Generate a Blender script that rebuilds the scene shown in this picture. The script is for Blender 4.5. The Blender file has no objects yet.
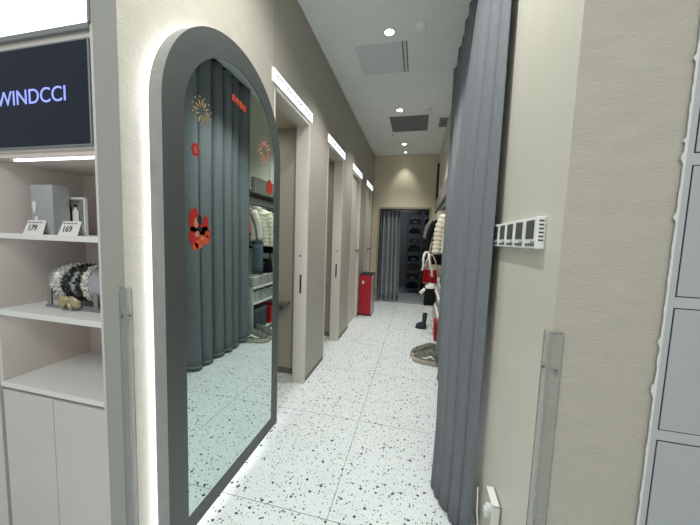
import bpy, bmesh, math, random
from mathutils import Vector, Matrix
random.seed(7)
PI = math.pi
COL = bpy.context.scene.collection
scn = bpy.context.scene

# ---------------------------------------------------------------- materials
def srgb(c):
    return tuple(((v/255)/12.92 if v/255 <= .04045 else ((v/255+.055)/1.055)**2.4) for v in c)+(1,)
def new_mat(name):
    m = bpy.data.materials.new(name); m.use_nodes = True
    nt = m.node_tree; return m, nt, nt.nodes['Principled BSDF']
def mat(name, rgb, rough=.6, metal=0, noise=0, nscale=30, bump=0, bscale=200, stretch=(1,1,1), alpha=1, trans=0, spec=.5, bdist=.002):
    m, nt, b = new_mat(name)
    c = srgb(rgb)
    b.inputs['Base Color'].default_value = c
    b.inputs['Roughness'].default_value = rough
    b.inputs['Metallic'].default_value = metal
    b.inputs['Specular IOR Level'].default_value = spec
    b.inputs['Alpha'].default_value = alpha
    b.inputs['Transmission Weight'].default_value = trans
    if noise or bump:
        g = nt.nodes.new('ShaderNodeNewGeometry')
        mp = nt.nodes.new('ShaderNodeMapping'); mp.inputs['Scale'].default_value = stretch
        nt.links.new(g.outputs['Position'], mp.inputs['Vector'])
    if noise:
        n = nt.nodes.new('ShaderNodeTexNoise'); n.inputs['Scale'].default_value = nscale; n.inputs['Detail'].default_value = 3
        nt.links.new(mp.outputs[0], n.inputs['Vector'])
        r = nt.nodes.new('ShaderNodeMapRange'); r.inputs['From Min'].default_value = .25; r.inputs['From Max'].default_value = .75
        r.inputs['To Min'].default_value = 1-noise; r.inputs['To Max'].default_value = 1+noise
        nt.links.new(n.outputs['Fac'], r.inputs['Value'])
        mx = nt.nodes.new('ShaderNodeVectorMath'); mx.operation = 'SCALE'; mx.inputs[0].default_value = c[:3]
        nt.links.new(r.outputs[0], mx.inputs['Scale']); nt.links.new(mx.outputs[0], b.inputs['Base Color'])
    if bump:
        n2 = nt.nodes.new('ShaderNodeTexNoise'); n2.inputs['Scale'].default_value = bscale; n2.inputs['Detail'].default_value = 3
        nt.links.new(mp.outputs[0], n2.inputs['Vector'])
        bp = nt.nodes.new('ShaderNodeBump'); bp.inputs['Strength'].default_value = bump; bp.inputs['Distance'].default_value = bdist
        nt.links.new(n2.outputs['Fac'], bp.inputs['Height']); nt.links.new(bp.outputs[0], b.inputs['Normal'])
    return m
def emis(name, rgb, strength):
    m = bpy.data.materials.new(name); m.use_nodes = True; nt = m.node_tree
    for n in list(nt.nodes): nt.nodes.remove(n)
    e = nt.nodes.new('ShaderNodeEmission'); e.inputs[0].default_value = srgb(rgb); e.inputs[1].default_value = strength
    o = nt.nodes.new('ShaderNodeOutputMaterial'); nt.links.new(e.outputs[0], o.inputs[0]); return m

def terrazzo():
    m, nt, b = new_mat('terrazzo')
    N = nt.nodes.new; L = nt.links.new
    g = N('ShaderNodeNewGeometry')
    def chips(scale, frac, rmin, rmax, seed):
        mp = N('ShaderNodeMapping'); mp.inputs['Location'].default_value = (seed, seed*.7, 0); L(g.outputs['Position'], mp.inputs['Vector'])
        nz = N('ShaderNodeTexNoise'); nz.inputs['Scale'].default_value = scale*1.6; L(mp.outputs[0], nz.inputs['Vector'])
        sb = N('ShaderNodeVectorMath'); sb.operation = 'SUBTRACT'; sb.inputs[1].default_value = (.5,.5,.5); L(nz.outputs['Color'], sb.inputs[0])
        sc = N('ShaderNodeVectorMath'); sc.operation = 'SCALE'; sc.inputs['Scale'].default_value = .5/scale; L(sb.outputs[0], sc.inputs[0])
        ad = N('ShaderNodeVectorMath'); L(mp.outputs[0], ad.inputs[0]); L(sc.outputs[0], ad.inputs[1])
        v = N('ShaderNodeTexVoronoi'); v.voronoi_dimensions = '2D'; v.distance = 'MANHATTAN'; v.inputs['Scale'].default_value = scale; L(ad.outputs[0], v.inputs['Vector'])
        s = N('ShaderNodeSeparateColor'); L(v.outputs['Color'], s.inputs[0])
        r = N('ShaderNodeMapRange'); r.inputs['From Min'].default_value = 1-frac; r.inputs['To Min'].default_value = rmin; r.inputs['To Max'].default_value = rmax
        L(s.outputs[0], r.inputs['Value'])
        gt = N('ShaderNodeMath'); gt.operation = 'GREATER_THAN'; gt.inputs[1].default_value = 1-frac; L(s.outputs[0], gt.inputs[0])
        lt = N('ShaderNodeMath'); lt.operation = 'LESS_THAN'; L(v.outputs['Distance'], lt.inputs[0]); L(r.outputs[0], lt.inputs[1])
        mu = N('ShaderNodeMath'); mu.operation = 'MULTIPLY'; L(gt.outputs[0], mu.inputs[0]); L(lt.outputs[0], mu.inputs[1])
        return mu.outputs[0], s.outputs[1]
    base = N('ShaderNodeTexNoise'); base.inputs['Scale'].default_value = 5; L(g.outputs['Position'], base.inputs['Vector'])
    cr = N('ShaderNodeMix'); cr.data_type = 'RGBA'; cr.inputs['A'].default_value = srgb((216,225,225)); cr.inputs['B'].default_value = srgb((230,236,235))
    L(base.outputs['Fac'], cr.inputs['Factor'])
    cur = cr.outputs['Result']
    for (scale, frac, a, c2, seed, dark, lite) in ((70,.40,.10,.30,3.1,(120,128,130),(176,184,184)), (42,.34,.12,.32,7.7,(48,52,55),(120,124,124)), (21,.28,.10,.24,1.3,(28,31,34),(70,74,76))):
        f, rnd = chips(scale, frac, a, c2, seed)
        cc = N('ShaderNodeMix'); cc.data_type = 'RGBA'; cc.inputs['A'].default_value = srgb(dark); cc.inputs['B'].default_value = srgb(lite); L(rnd, cc.inputs['Factor'])
        mx = N('ShaderNodeMix'); mx.data_type = 'RGBA'; L(f, mx.inputs['Factor']); L(cur, mx.inputs['A']); L(cc.outputs['Result'], mx.inputs['B'])
        cur = mx.outputs['Result']
    sp = N('ShaderNodeSeparateXYZ'); L(g.outputs['Position'], sp.inputs[0])
    seams = []
    for out, off in ((0, .392), (1, -1.36)):
        a = N('ShaderNodeMath'); a.operation = 'ADD'; a.inputs[1].default_value = off+20*.868+.434; L(sp.outputs[out], a.inputs[0])
        mo = N('ShaderNodeMath'); mo.operation = 'MODULO'; mo.inputs[1].default_value = .868; L(a.outputs[0], mo.inputs[0])
        su = N('ShaderNodeMath'); su.operation = 'SUBTRACT'; su.inputs[1].default_value = .434; L(mo.outputs[0], su.inputs[0])
        ab = N('ShaderNodeMath'); ab.operation = 'ABSOLUTE'; L(su.outputs[0], ab.inputs[0])
        lt = N('ShaderNodeMath'); lt.operation = 'LESS_THAN'; lt.inputs[1].default_value = .0018; L(ab.outputs[0], lt.inputs[0]); seams.append(lt.outputs[0])
    mxs = N('ShaderNodeMath'); mxs.operation = 'MAXIMUM'; L(seams[0], mxs.inputs[0]); L(seams[1], mxs.inputs[1])
    mx = N('ShaderNodeMix'); mx.data_type = 'RGBA'; L(mxs.outputs[0], mx.inputs['Factor']); L(cur, mx.inputs['A']); mx.inputs['B'].default_value = srgb((105,110,112))
    L(mx.outputs['Result'], b.inputs['Base Color'])
    b.inputs['Roughness'].default_value = .38; b.inputs['Specular IOR Level'].default_value = .35
    return m

M = dict(
 floor=terrazzo(),
 paper=mat('wallpaper', (178,175,161), .62, noise=.05, nscale=9, bump=.75, bscale=75, stretch=(1,1,2.6), bdist=.004),
 paper_smooth=mat('satin_wall', (200,198,184), .4, noise=.03, nscale=5, bump=.25, bscale=60, stretch=(1,1,.6), bdist=.002),
 wall_dim=mat('grey_beige_wall', (170,166,154), .75, noise=.03, nscale=6, bump=.25, bscale=90, stretch=(1,1,2)),
 wall_back=mat('cream_wall', (200,192,168), .8, noise=.03, nscale=5),
 ceil=mat('ceiling_paint', (232,238,236), .9, noise=.02, nscale=3),
 ceil_panel=mat('ceiling_panel', (214,221,222), .85),
 jamb=mat('jamb_laminate', (206,203,192), .5, noise=.02, nscale=4),
 part=mat('partition_laminate', (170,166,154), .55, noise=.03, nscale=3),
 kick=mat('dark_kick', (118,114,105), .6),
 column=mat('column_face', (150,152,144), .6, noise=.02, nscale=6),
 cabinet=mat('cabinet_laminate', (196,193,187), .55, noise=.02, nscale=4),
 shelfw=mat('shelf_white', (216,216,212), .5),
 shelfin=mat('shelf_lining', (205,196,189), .7, noise=.02, nscale=4),
 gap=mat('dark_gap', (40,40,40), .9),
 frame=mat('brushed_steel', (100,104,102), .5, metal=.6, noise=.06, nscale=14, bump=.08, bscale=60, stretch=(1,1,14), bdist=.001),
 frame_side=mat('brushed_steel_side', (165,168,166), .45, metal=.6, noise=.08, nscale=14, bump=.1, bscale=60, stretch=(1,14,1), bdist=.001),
 mirror=mat('mirror_glass', (212,228,224), .0, metal=1),
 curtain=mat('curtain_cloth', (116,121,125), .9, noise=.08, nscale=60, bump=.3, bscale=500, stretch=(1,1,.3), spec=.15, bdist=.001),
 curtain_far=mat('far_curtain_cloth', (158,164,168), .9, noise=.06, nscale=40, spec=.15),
 locker=mat('locker_frame', (176,181,182), .45, noise=.015, nscale=4),
 drawer=mat('locker_drawer', (168,174,175), .42, noise=.015, nscale=4),
 caulk=mat('white_caulk', (214,214,208), .8),
 white=mat('white_plastic', (226,228,224), .4),
 whitemetal=mat('white_metal', (222,222,216), .5),
 grey=mat('grey_plastic', (120,124,126), .5),
 dgrey=mat('dark_grey', (62,64,66), .6),
 screen=mat('lcd', (62,68,64), .25),
 black=mat('black', (24,25,27), .6),
 tv=mat('tv_black', (28,36,50), .5, spec=.15),
 tvtext=emis('tv_letters', (150,165,255), 1.3),
 lit=emis('sign_white', (244,248,255), 1.7),
 litbox=emis('lightbox_white', (240,246,255), 3.0),
 halo=emis('halo_led', (246,248,255), 17),
 strip=emis('strip_led', (245,248,255), 5),
 bulb=emis('downlight', (255,252,240), 14),
 sletter=mat('sign_letter', (120,124,134), .6),
 steel=mat('steel', (150,152,150), .3, metal=.9),
 hood=mat('grey_header', (122,122,114), .7),
 red=mat('red_paint', (168,14,32), .45),
 clearp=mat('clear_acrylic', (160,165,162), .15, alpha=.15),
 clearedge=mat('acrylic_edge', (150,158,160), .2, alpha=.5),
 binp=mat('clear_bin', (210,215,212), .2, alpha=.35),
 gold=mat('gold_foil', (160,132,86), .45),
 orange=mat('orange_red_foil', (205,82,48), .45),
 crimson=mat('crimson_foil', (170,40,36), .45),
 rose=mat('rose_foil', (190,126,106), .5),
 silverbox=mat('silver_card', (170,175,176), .35, metal=.35, noise=.05, nscale=8),
 satin=mat('grey_satin', (160,164,170), .3, metal=.35, noise=.05, nscale=15),
 scale_w=mat('pale_sequins', (208,206,196), .35, metal=.3),
 scale_b=mat('black_sequins', (34,38,38), .3, metal=.3),
 knob=mat('pewter', (120,112,98), .35, metal=.8),
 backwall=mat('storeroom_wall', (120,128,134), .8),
)
def cloth(name, rgb, noise=.08): return mat(name, rgb, .9, noise=noise, nscale=40, bump=.3, bscale=250, spec=.2)

# ---------------------------------------------------------------- mesh helpers
def props(o, label=None, cat=None, group=None, kind=None):
    if label: o['label'] = label
    if cat: o['category'] = cat
    if group: o['group'] = group
    if kind: o['kind'] = kind
    return o
def empty(name, loc=(0,0,0), label=None, cat=None, group=None, rz=0):
    o = bpy.data.objects.new(name, None); COL.objects.link(o); o.location = loc; o.rotation_euler.z = rz
    o.empty_display_size = .05
    return props(o, label, cat, group)
class MB:
    def __init__(s): s.bm = bmesh.new()
    def box(s, x0,x1,y0,y1,z0,z1):
        r = bmesh.ops.create_cube(s.bm, size=1)
        for v in r['verts']:
            v.co = Vector((x0+(v.co.x+.5)*(x1-x0), y0+(v.co.y+.5)*(y1-y0), z0+(v.co.z+.5)*(z1-z0)))
        return s
    def loft(s, rings, cap=True, closed=True):
        R = [[s.bm.verts.new(p) for p in ring] for ring in rings]
        n = len(R[0])
        for a, b in zip(R, R[1:]):
            for i in range(n if closed else n-1):
                j = (i+1) % n
                try: s.bm.faces.new((a[i], a[j], b[j], b[i]))
                except ValueError: pass
        if cap and closed:
            for q in (R[0][::-1], R[-1]):
                try: s.bm.faces.new(q)
                except ValueError: pass
        return s
    def tube(s, pts, rad, n=8):
        pts = [Vector(p) for p in pts]
        if not isinstance(rad, (list, tuple)): rad = [rad]*len(pts)
        rings = []; up = None
        for i, p in enumerate(pts):
            t = (pts[min(i+1,len(pts)-1)]-pts[max(i-1,0)]).normalized()
            if up is None:
                up = Vector((0,0,1)) if abs(t.z) < .9 else Vector((1,0,0))
            a = t.cross(up).normalized(); b = a.cross(t).normalized(); up = b
            rings.append([p+(a*math.cos(2*PI*k/n)+b*math.sin(2*PI*k/n))*rad[i] for k in range(n)])
        return s.loft(rings)
    def cyl(s, c, r, h, axis='Z', n=24, r2=None):
        c = Vector(c); r2 = r if r2 is None else r2
        def P(k, rr, t):
            a = 2*PI*k/n; u, v = rr*math.cos(a), rr*math.sin(a)
            return c+{'Z':Vector((u,v,t)),'X':Vector((t,u,v)),'Y':Vector((u,t,v))}[axis]
        return s.loft([[P(k,r,0) for k in range(n)],[P(k,r2,h) for k in range(n)]])
    def sphere(s, c, r, sc=(1,1,1), u=16, v=10):
        m = Matrix.Translation(c) @ Matrix.Diagonal((r*sc[0], r*sc[1], r*sc[2], 1))
        bmesh.ops.create_uvsphere(s.bm, u_segments=u, v_segments=v, radius=1, matrix=m); return s
    def poly(s, pts, ext=None):
        vs = [s.bm.verts.new(p) for p in pts]; f = s.bm.faces.new(vs)
        if ext:
            r = bmesh.ops.extrude_face_region(s.bm, geom=[f])
            for g in r['geom']:
                if isinstance(g, bmesh.types.BMVert): g.co += Vector(ext)
        return s
    def build(s, name, m, parent=None, smooth=False, bevel=0, sub=0, loc=None, solid=0):
        bmesh.ops.recalc_face_normals(s.bm, faces=s.bm.faces)
        me = bpy.data.meshes.new(name); s.bm.to_mesh(me); s.bm.free()
        o = bpy.data.objects.new(name, me); COL.objects.link(o)
        me.materials.append(M[m] if isinstance(m, str) else m)
        if smooth:
            for p in me.polygons: p.use_smooth = True
        if parent: o.parent = parent
        if loc: o.location = loc
        if solid:
            d = o.modifiers.new('solid','SOLIDIFY'); d.thickness = solid
        if bevel:
            b = o.modifiers.new('bevel','BEVEL'); b.width = bevel; b.segments = 2; b.limit_method = 'ANGLE'
        if sub:
            d = o.modifiers.new('sub','SUBSURF'); d.levels = sub; d.render_levels = sub
        return o
def B(*a): return MB().box(*a)
def struct(name, mb, m, **k): 
    o = mb.build(name, m, **k); 
    if not k.get('parent'): o['kind'] = 'structure'
    return o
def copy_tree(o, parent=None):
    c = o.copy(); COL.objects.link(c)
    if parent: c.parent = parent
    for ch in list(o.children): copy_tree(ch, c)
    return c
def text(name, body, size, m, parent, matrix, ext=.001, width=None, align='CENTER'):
    cu = bpy.data.curves.new(name, 'FONT'); cu.body = body; cu.size = size; cu.extrude = ext
    cu.align_x = align; cu.align_y = 'CENTER'
    o = bpy.data.objects.new('tmp', cu); COL.objects.link(o)
    dg = bpy.context.evaluated_depsgraph_get(); dg.update()
    me = bpy.data.meshes.new_from_object(o.evaluated_get(dg), depsgraph=dg)
    bpy.data.objects.remove(o); bpy.data.curves.remove(cu)
    if width:
        xs = [v.co.x for v in me.vertices]; w = max(xs)-min(xs)
        for v in me.vertices: v.co.x *= width/w
    me.transform(matrix); me.materials.clear(); me.materials.append(M[m]); me.name = name
    r = bpy.data.objects.new(name, me); COL.objects.link(r)
    if parent: r.parent = parent
    return r
def frame_mat(origin, xdir, ydir):      # text plane: xdir reading direction, ydir up
    x = Vector(xdir); y = Vector(ydir); z = x.cross(y)
    return Matrix.Translation(origin) @ Matrix((x,y,z)).transposed().to_4x4()

# ---------------------------------------------------------------- dimensions
XL, XR, YE, H = -1.06, .38, 6.8, 3.43
LX0 = .622
YC, YCR = .85, .89
OP = [(1.985+1.295*k, 2.67+1.295*k) for k in range(4)]      # fitting-room openings
ZO = 2.585
T = .11

# ---------------------------------------------------------------- room shell
struct('floor', B(-3.6, 2.6, -3.2, 9.6, -.05, 0), 'floor')
struct('ceiling', B(-3.6, 2.6, -1.0, 9.6, H, H+.05), 'ceil')
# left wall: column behind the mirror, piers between openings, lintel band
w = MB()
w.box(XL-T, XL, YC, OP[0][0], 0, H)
w.box(XL-T, XL, OP[0][0], YE, ZO, H)
struct('wall_left', w, 'paper' if False else 'wall_dim')
struct('wall_left_column', B(XL-T-.001, XL+.0015, YC-.0005, 1.955, 0, H-.001), 'paper')
for k in range(4):
    y0 = OP[k][1]; y1 = OP[k+1][0] if k < 3 else YE
    struct('wall_left_pier', B(XL-T, XL, y0, y1, 0, ZO), 'part')
    struct('baseboard_left', B(XL-T+.01, XL+.003, y0+.012, y1, .0, .045), 'kick')
    # jamb lining on the end of each pier, facing the entrance
    struct('trim_jamb', B(XL-T-.012, XL+.006, y0-.012, y0+.02, 0, ZO), 'jamb')
    struct('trim_jamb', B(XL-T-.012, XL+.004, OP[k][0]-.004, OP[k][0]+.012, 0, ZO), 'jamb')
    struct('trim_lintel', B(XL-T-.012, XL+.004, OP[k][0], OP[k][1]-.012, ZO-.03, ZO+.004), 'jamb')
# fitting room interiors
for k in range(2):
    side = 2.83+1.295*k; prev = side-1.295+.08 if k else 1.56
    struct('wall_cubicle_side', B(-2.35, XL-T-.002, side, side+.06, 0, 2.6), 'part')
    struct('wall_cubicle_back', B(-2.40, -2.35, prev, side+.06, 0, 2.6), 'part')
    struct('ceiling_cubicle', B(-2.35, XL-T-.002, prev, side, 2.6, 2.64), 'wall_back')
    struct('baseboard_cubicle', B(-2.3, XL-T-.002, side-.012, side, 0, .06), 'kick')
    lg = MB(); lg.box(-1.95, -1.30, side-.09, side, .775, .80)
    lg.box(-1.9,-1.88,side-.07,side,.70,.775); lg.box(-1.40,-1.38,side-.07,side,.70,.775)
    o = lg.build('ledge_shelf', 'kick', bevel=.003)
    props(o, ['narrow grey ledge inside the fitting room nearest the mirror','narrow grey ledge inside the second fitting room from the mirror'][k], 'shelf')
struct('wall_cubicle_front', B(-2.35, XL-T-.002, 1.50, 1.56, 0, 2.6), 'part')

# recessed closed doors, rooms 3 and 4
for k in (2, 3):
    y0, y1 = OP[k][0]+.014, OP[k][1]-.014
    d = struct('door_%d' % (k-1), B(XL-.075, XL-.035, y0, y1, .01, ZO-.035), 'jamb', bevel=.003)
    kb = MB(); kb.cyl((XL-.036, y1-.07, 1.28), .024, .012, 'X'); kb.tube([(XL-.03,y1-.07,1.28),(XL+.0,y1-.07,1.28)], .009); kb.sphere((XL+.012,y1-.07,1.28), .024, (.8,1,1))
    kb.build('door_knob', 'knob', d, smooth=True)
    B(XL-.035, XL-.030, y0+.02, y0+.032, .05, ZO-.06).build('edge_strip', 'steel', d)

# latches on the pier ends
for k in range(2):
    y = OP[k][1]-.012
    e = empty('door_strike_plate', (-1.112, y, 1.03), ['dark latch slot on pale jamb of the fitting room nearest mirror','dark latch slot on pale jamb of the second fitting room'][k], 'latch', 'latch plates on fitting room jambs')
    B(-.011,.011,-.002,0,-.095,.095).build('plate', 'dgrey', e, bevel=.001)
    B(-.006,.006,-.003,0,-.075,.075).build('slot', 'black', e)
    e2 = empty('jamb_screw_cover', (-1.118, y, 1.31), ['small round grey cover above latch on nearest fitting room jamb','small round grey cover above latch on second fitting room jamb'][k], 'cover', 'round covers on fitting room jambs')
    MB().cyl((0,-.004,0), .012, .004, 'Y', 16).build('cap', 'grey', e2, smooth=False)
    MB().cyl((0,-.005,0), .005, .004, 'Y', 12).build('screw', 'dgrey', e2)

# illuminated signs
sl = ['lit fitting room sign over the doorway beside the arched mirror','lit white sign over the second fitting room doorway','lit white sign over the first closed fitting room door','lit white sign over the closed fitting room door by end wall']
for k in range(4):
    y0 = OP[k][0]-.045; y1 = OP[k][1]+.045
    e = empty('fitting_room_sign', (XL, (y0+y1)/2, 2.637), sl[k], 'sign', 'illuminated signs over fitting rooms')
    hw = (y1-y0)/2
    B(-.001, .012, -hw, hw, -.047, .047).build('housing', 'white', e, bevel=.001)
    B(.012, .016, -hw+.003, hw-.003, -.044, .044).build('light_panel', 'lit', e)
    for body, cy_, wd_ in (('FITTING', -.195, .265), ('ROOM', .045, .165), ('试衣间', .25, .165)):
        text('lettering', body, .060, 'sletter', e, frame_mat((.0175,cy_,0),(0,1,0),(0,0,1)), .0008, width=wd_)

# end wall with curtained doorway
DX0, DX1, DZ = -.885, .235, 2.215
w = MB(); w.box(-1.2, DX0, YE, YE+.12, 0, H); w.box(DX1, 1.3, YE, YE+.12, 0, H); w.box(DX0, DX1, YE, YE+.12, DZ, H)
struct('wall_end', w, 'wall_back')
t = MB(); t.box(DX0-.04, DX0, YE-.012, YE+.13, 0, DZ+.04); t.box(DX1, DX1+.04, YE-.012, YE+.13, 0, DZ+.04); t.box(DX0, DX1, YE-.012, YE+.13, DZ, DZ+.04)
struct('trim_doorway', t, mat('trim_taupe', (150,142,122), .6))
# storeroom behind
struct('wall_storeroom_back', B(-1.2, .9, 9.2, 9.3, 0, 2.9), 'backwall')
struct('wall_storeroom_left', B(-1.25, -1.2, YE+.12, 9.2, 0, 2.9), 'backwall')
struct('wall_storeroom_right', B(.7, .75, YE+.12, 9.2, 0, 2.9), 'backwall')
struct('ceiling_storeroom', B(-1.2, .75, YE+.12, 9.2, 2.85, 2.9), 'backwall')
struct('trim_threshold', B(DX0, DX1, YE+.1, 9.15, .0, .02), mat('pale_threshold', (150,158,162), .6))

# right corridor wall: pier by the entrance, band above the rack alcove, end pier
AY0, AY1, AZ = 1.72, 6.35, 2.18
w = MB(); w.box(XR, XR+.10, YCR, AY0, 0, H); w.box(XR, XR+.10, 3.62, YE, AZ, H); w.box(XR, XR+.10, AY1, YE, 0, AZ)
struct('wall_right', w, 'paper_smooth')
struct('wall_right_front', B(XR+.0005, LX0, YCR-.0005, YCR+.12, 0, H), 'paper')
struct('wall_alcove_back', B(.98, 1.04, 3.62, AY1+.1, 0, AZ+.05), 'shelfw')
struct('wall_alcove_recess', B(.98, 1.04, AY0-.1, 3.62, 0, H), 'dgrey')
struct('wall_alcove_upper', B(XR+.10, .98, 3.60, 3.66, AZ+.04, H), 'dgrey')
struct('wall_alcove_side', B(XR+.1, .98, AY0-.06, AY0, 0, H), 'dgrey')
struct('wall_alcove_far', B(XR+.1, .98, AY1, AY1+.06, 0, AZ), 'wall_back')
struct('ceiling_alcove', B(XR+.1, .98, 3.62, AY1, AZ, AZ+.04), 'dgrey')
# grey header over the racks
hd = MB(); hd.box(.325, .385, 3.70, 6.2, 2.10, 2.32)
o = struct('trim_rack_header', hd, 'hood', bevel=.004)
# black vertical channel near the end wall
ch = MB(); ch.box(.335, .381, 6.50, 6.53, 2.1, 3.15)
props(ch.build('cable_channel', 'black', bevel=.002), 'thin black vertical channel high on wall beside end wall', 'channel')

# ---------------------------------------------------------------- ceiling fittings
for k, (y, r) in enumerate(((2.846,.045),(4.497,.045),(6.05,.045),(6.6,.03))):
    e = empty('downlight', (-.355, y, H), ['ceiling downlight nearest the viewer, before the access panel','ceiling downlight just before the square air grille','ceiling downlight just beyond the square air grille','small ceiling downlight closest to the end wall'][k], 'ceiling light', 'ceiling downlights')
    rg = MB(); n = 32
    rg.loft([[Vector((rr*math.cos(2*PI*i/n), rr*math.sin(2*PI*i/n), z)) for i in range(n)] for rr, z in ((r+.018,0),(r+.016,-.006),(r,-.007),(r-.004,0))], cap=False)
    rg.build('trim_ring', 'white', e, smooth=True)
    MB().cyl((0,0,-.004), r-.003, .003).build('lamp', 'bulb', e)
    ld = bpy.data.lights.new('spot', 'SPOT'); ld.energy = (110,105,60,22)[k]; ld.spot_size = math.radians((105,105,90,75)[k]); ld.spot_blend = .7; ld.shadow_soft_size = .05; ld.color = (1,.98,.94)
    lo = bpy.data.objects.new('bulb_light', ld); COL.objects.link(lo); lo.parent = e; lo.location = (0,0,-.03)
e = empty('access_panel', (-.46, 3.25, H), 'flush square access panel in the corridor ceiling', 'ceiling panel')
B(-.26,.26,-.26,.26,-.004,0).build('panel', 'ceil_panel', e, bevel=.001)
fr = MB(); fr.box(.21,.225,-.26,.26,-.006,-.003); fr.box(.25,.262,-.26,.26,-.007,-.003); fr.build('edge_rail','grey',e)
def vent(name, x0,x1,y0,y1, n, label, axis):
    e = empty(name, ((x0+x1)/2,(y0+y1)/2,H), label, 'vent')
    a, b = (x1-x0)/2, (y1-y0)/2
    f = MB(); f.box(-a,a,-b,-b+.035,-.01,0); f.box(-a,a,b-.035,b,-.01,0); f.box(-a,-a+.03,-b+.035,b-.035,-.01,0); f.box(a-.03,a,-b+.035,b-.035,-.01,0)
    f.build('frame', 'white' if n > 8 else 'grey', e)
    B(-a+.03,a-.03,-b+.035,b-.035,-.002,0).build('backing', 'black', e)
    s = MB()
    for i in range(n):
        y = -b+.035+(i+.5)*(2*b-.07)/n; h = (2*b-.07)/n*.22
        s.loft([[Vector((x,y-h,-.004)),Vector((x,y+h,-.012)),Vector((x,y+h,-.010)),Vector((x,y-h,-.002))] for x in (-a+.03,a-.03)])
    s.build('louvres', 'grey', e)
vent('air_grille', -.56,.10,4.66,5.38, 12, 'square grey louvred air grille in the corridor ceiling')if False else vent('air_grille', -.56,.10,4.66,5.38, 12, 'large square louvred air grille in the corridor ceiling', 0)
vent('air_grille', .245,.372,4.86,5.22, 7, 'small dark air grille in ceiling against the corridor wall', 0)
e = empty('dome_detector', (-.069, 2.82, H), 'round white dome detector on ceiling near the access panel', 'detector')
MB().cyl((0,0,-.012), .062, .012).build('base', 'ceil', e, smooth=False)
MB().sphere((0,0,-.012), .05, (1,1,.45)).build('dome', 'ceil', e, smooth=True)
e = empty('smoke_detector', (.064, 4.46, H), 'small white smoke detector on the ceiling beside the large grille', 'detector')
MB().cyl((0,0,-.02), .06, .02).build('base', 'white', e)
MB().cyl((0,0,-.055), .038, .035, r2=.05).build('sensor_head', 'white', e, smooth=False)
MB().cyl((0,0,-.04), .0445, .008).build('sensor_slot', 'dgrey', e)
e = empty('ceiling_sensor', (-.54, 5.47, H), 'tiny round brown sensor on ceiling beyond the large grille', 'sensor')
MB().cyl((0,0,-.015), .03, .015).build('base','ceil',e); MB().sphere((0,0,-.015), .016,(1,1,.6)).build('eye', 'knob', e, smooth=True)

# ---------------------------------------------------------------- arched mirror
mr = empty('arched_mirror', (XL+.0015, 1.423, .09), 'tall arched mirror in thick brushed grey metal frame with glowing halo', 'mirror')
MX0, MX1 = .03, .09      # back and front of frame, measured from the wall
def arch(hw, z0, zs, n=40, c=0):
    p = [(c-hw, z0), (c+hw, z0), ]
    p += [(c+hw*math.cos(PI*i/n), zs+hw*math.sin(PI*i/n)) for i in range(n+1)]
    return [p[0], p[1]] + p[2:]
ZS = 2.002-.09
outer = arch(.485, 0, ZS); inner = arch(.392, .082, 1.983-.09, c=.013)
f = MB()
ring = lambda P, x: [Vector((x, a, b)) for a, b in P]
f.loft([ring(outer, MX1), ring(inner, MX1), ring(inner, MX1-.004)], cap=False)
f.loft([ring(outer, MX0), ring(inner, MX0)], cap=False)
f.build('frame', 'frame', mr)
f = MB(); f.loft([ring(outer, MX0), ring(outer, MX1)], cap=False); f.build('frame_side', 'frame_side', mr)
g = MB(); g.poly(ring(inner, MX1-.003)); g.build('glass', 'mirror', mr)
g = MB(); g.poly(ring(arch(.47, .01, ZS), MX0+.001)); g.build('backing_board', 'dgrey', mr)
lp = arch(.455, .03, ZS)
g = MB(); g.loft([ring(lp, .008), ring(lp, MX0-.004)], cap=False); g.build('halo_light', 'halo', mr)
g = MB(); g.loft([ring(lp, .0005), ring(arch(.42,.06,ZS), .0005)], cap=False); 
g.build('mounting_plate', 'white', mr)

SX = XL+.0015+MX1-.003+.0006
def plane_pt(c, a, b, off=0): return Vector((SX+off, c[0]+a, c[1]+b))
def burst(name, c, R, m, label, n=12):
    s = MB()
    for i in range(n):
        a = 2*PI*i/n+.1*random.random(); r0 = R*.25; r1 = R*(.75+.25*random.random()); wd = R*.07
        d = (math.cos(a), math.sin(a)); q = (-d[1], d[0])
        s.poly([plane_pt(c, d[0]*r0, d[1]*r0), plane_pt(c, d[0]*r1*.7+q[0]*wd, d[1]*r1*.7+q[1]*wd), plane_pt(c, d[0]*r1, d[1]*r1), plane_pt(c, d[0]*r1*.7-q[0]*wd, d[1]*r1*.7-q[1]*wd)], (.0006,0,0))
        a2 = a+PI/n; rr = R*1.08
        cc = (c[0]+math.cos(a2)*rr*.9, c[1]+math.sin(a2)*rr*.9)
        s.poly([plane_pt(cc, R*.06*math.cos(2*PI*k/8), R*.06*math.sin(2*PI*k/8)) for k in range(8)], (.0006,0,0))
    props(s.build(name, m), label, 'sticker')
burst('firework_sticker', (1.155,2.045), .062, 'gold', 'gold starburst firework sticker near top of the arched mirror')
burst('firework_sticker', (1.70,2.03), .085, 'rose', 'rose coloured firework sticker above the lantern on mirror', 14)
e = empty('greeting_sticker', (SX, 1.43, 2.20), 'orange-red slanted greeting lettering sticker high on mirror', 'sticker')
text('lettering', '新年快乐', .038, 'orange', e, Matrix.Rotation(math.radians(-8),4,'X') @ frame_mat((.0008,0,0),(0,1,0),(0,0,1)), .0006, width=.125)
text('shadow_lettering', '新年快乐', .040, 'crimson', e, Matrix.Rotation(math.radians(-8),4,'X') @ frame_mat((.0003,.004,-.004),(0,1,0),(0,0,1)), .0002, width=.13)
e = empty('round_sticker', (SX, 1.112, 1.865), 'small round red sticker between firework and big red sticker on mirror', 'sticker')
s = MB(); n = 20
s.loft([[Vector((.0005, r*math.cos(2*PI*i/n), r*1.2*math.sin(2*PI*i/n))) for i in range(n)] for r in (.024,.013)], cap=False); s.build('ring','crimson',e)
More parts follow.
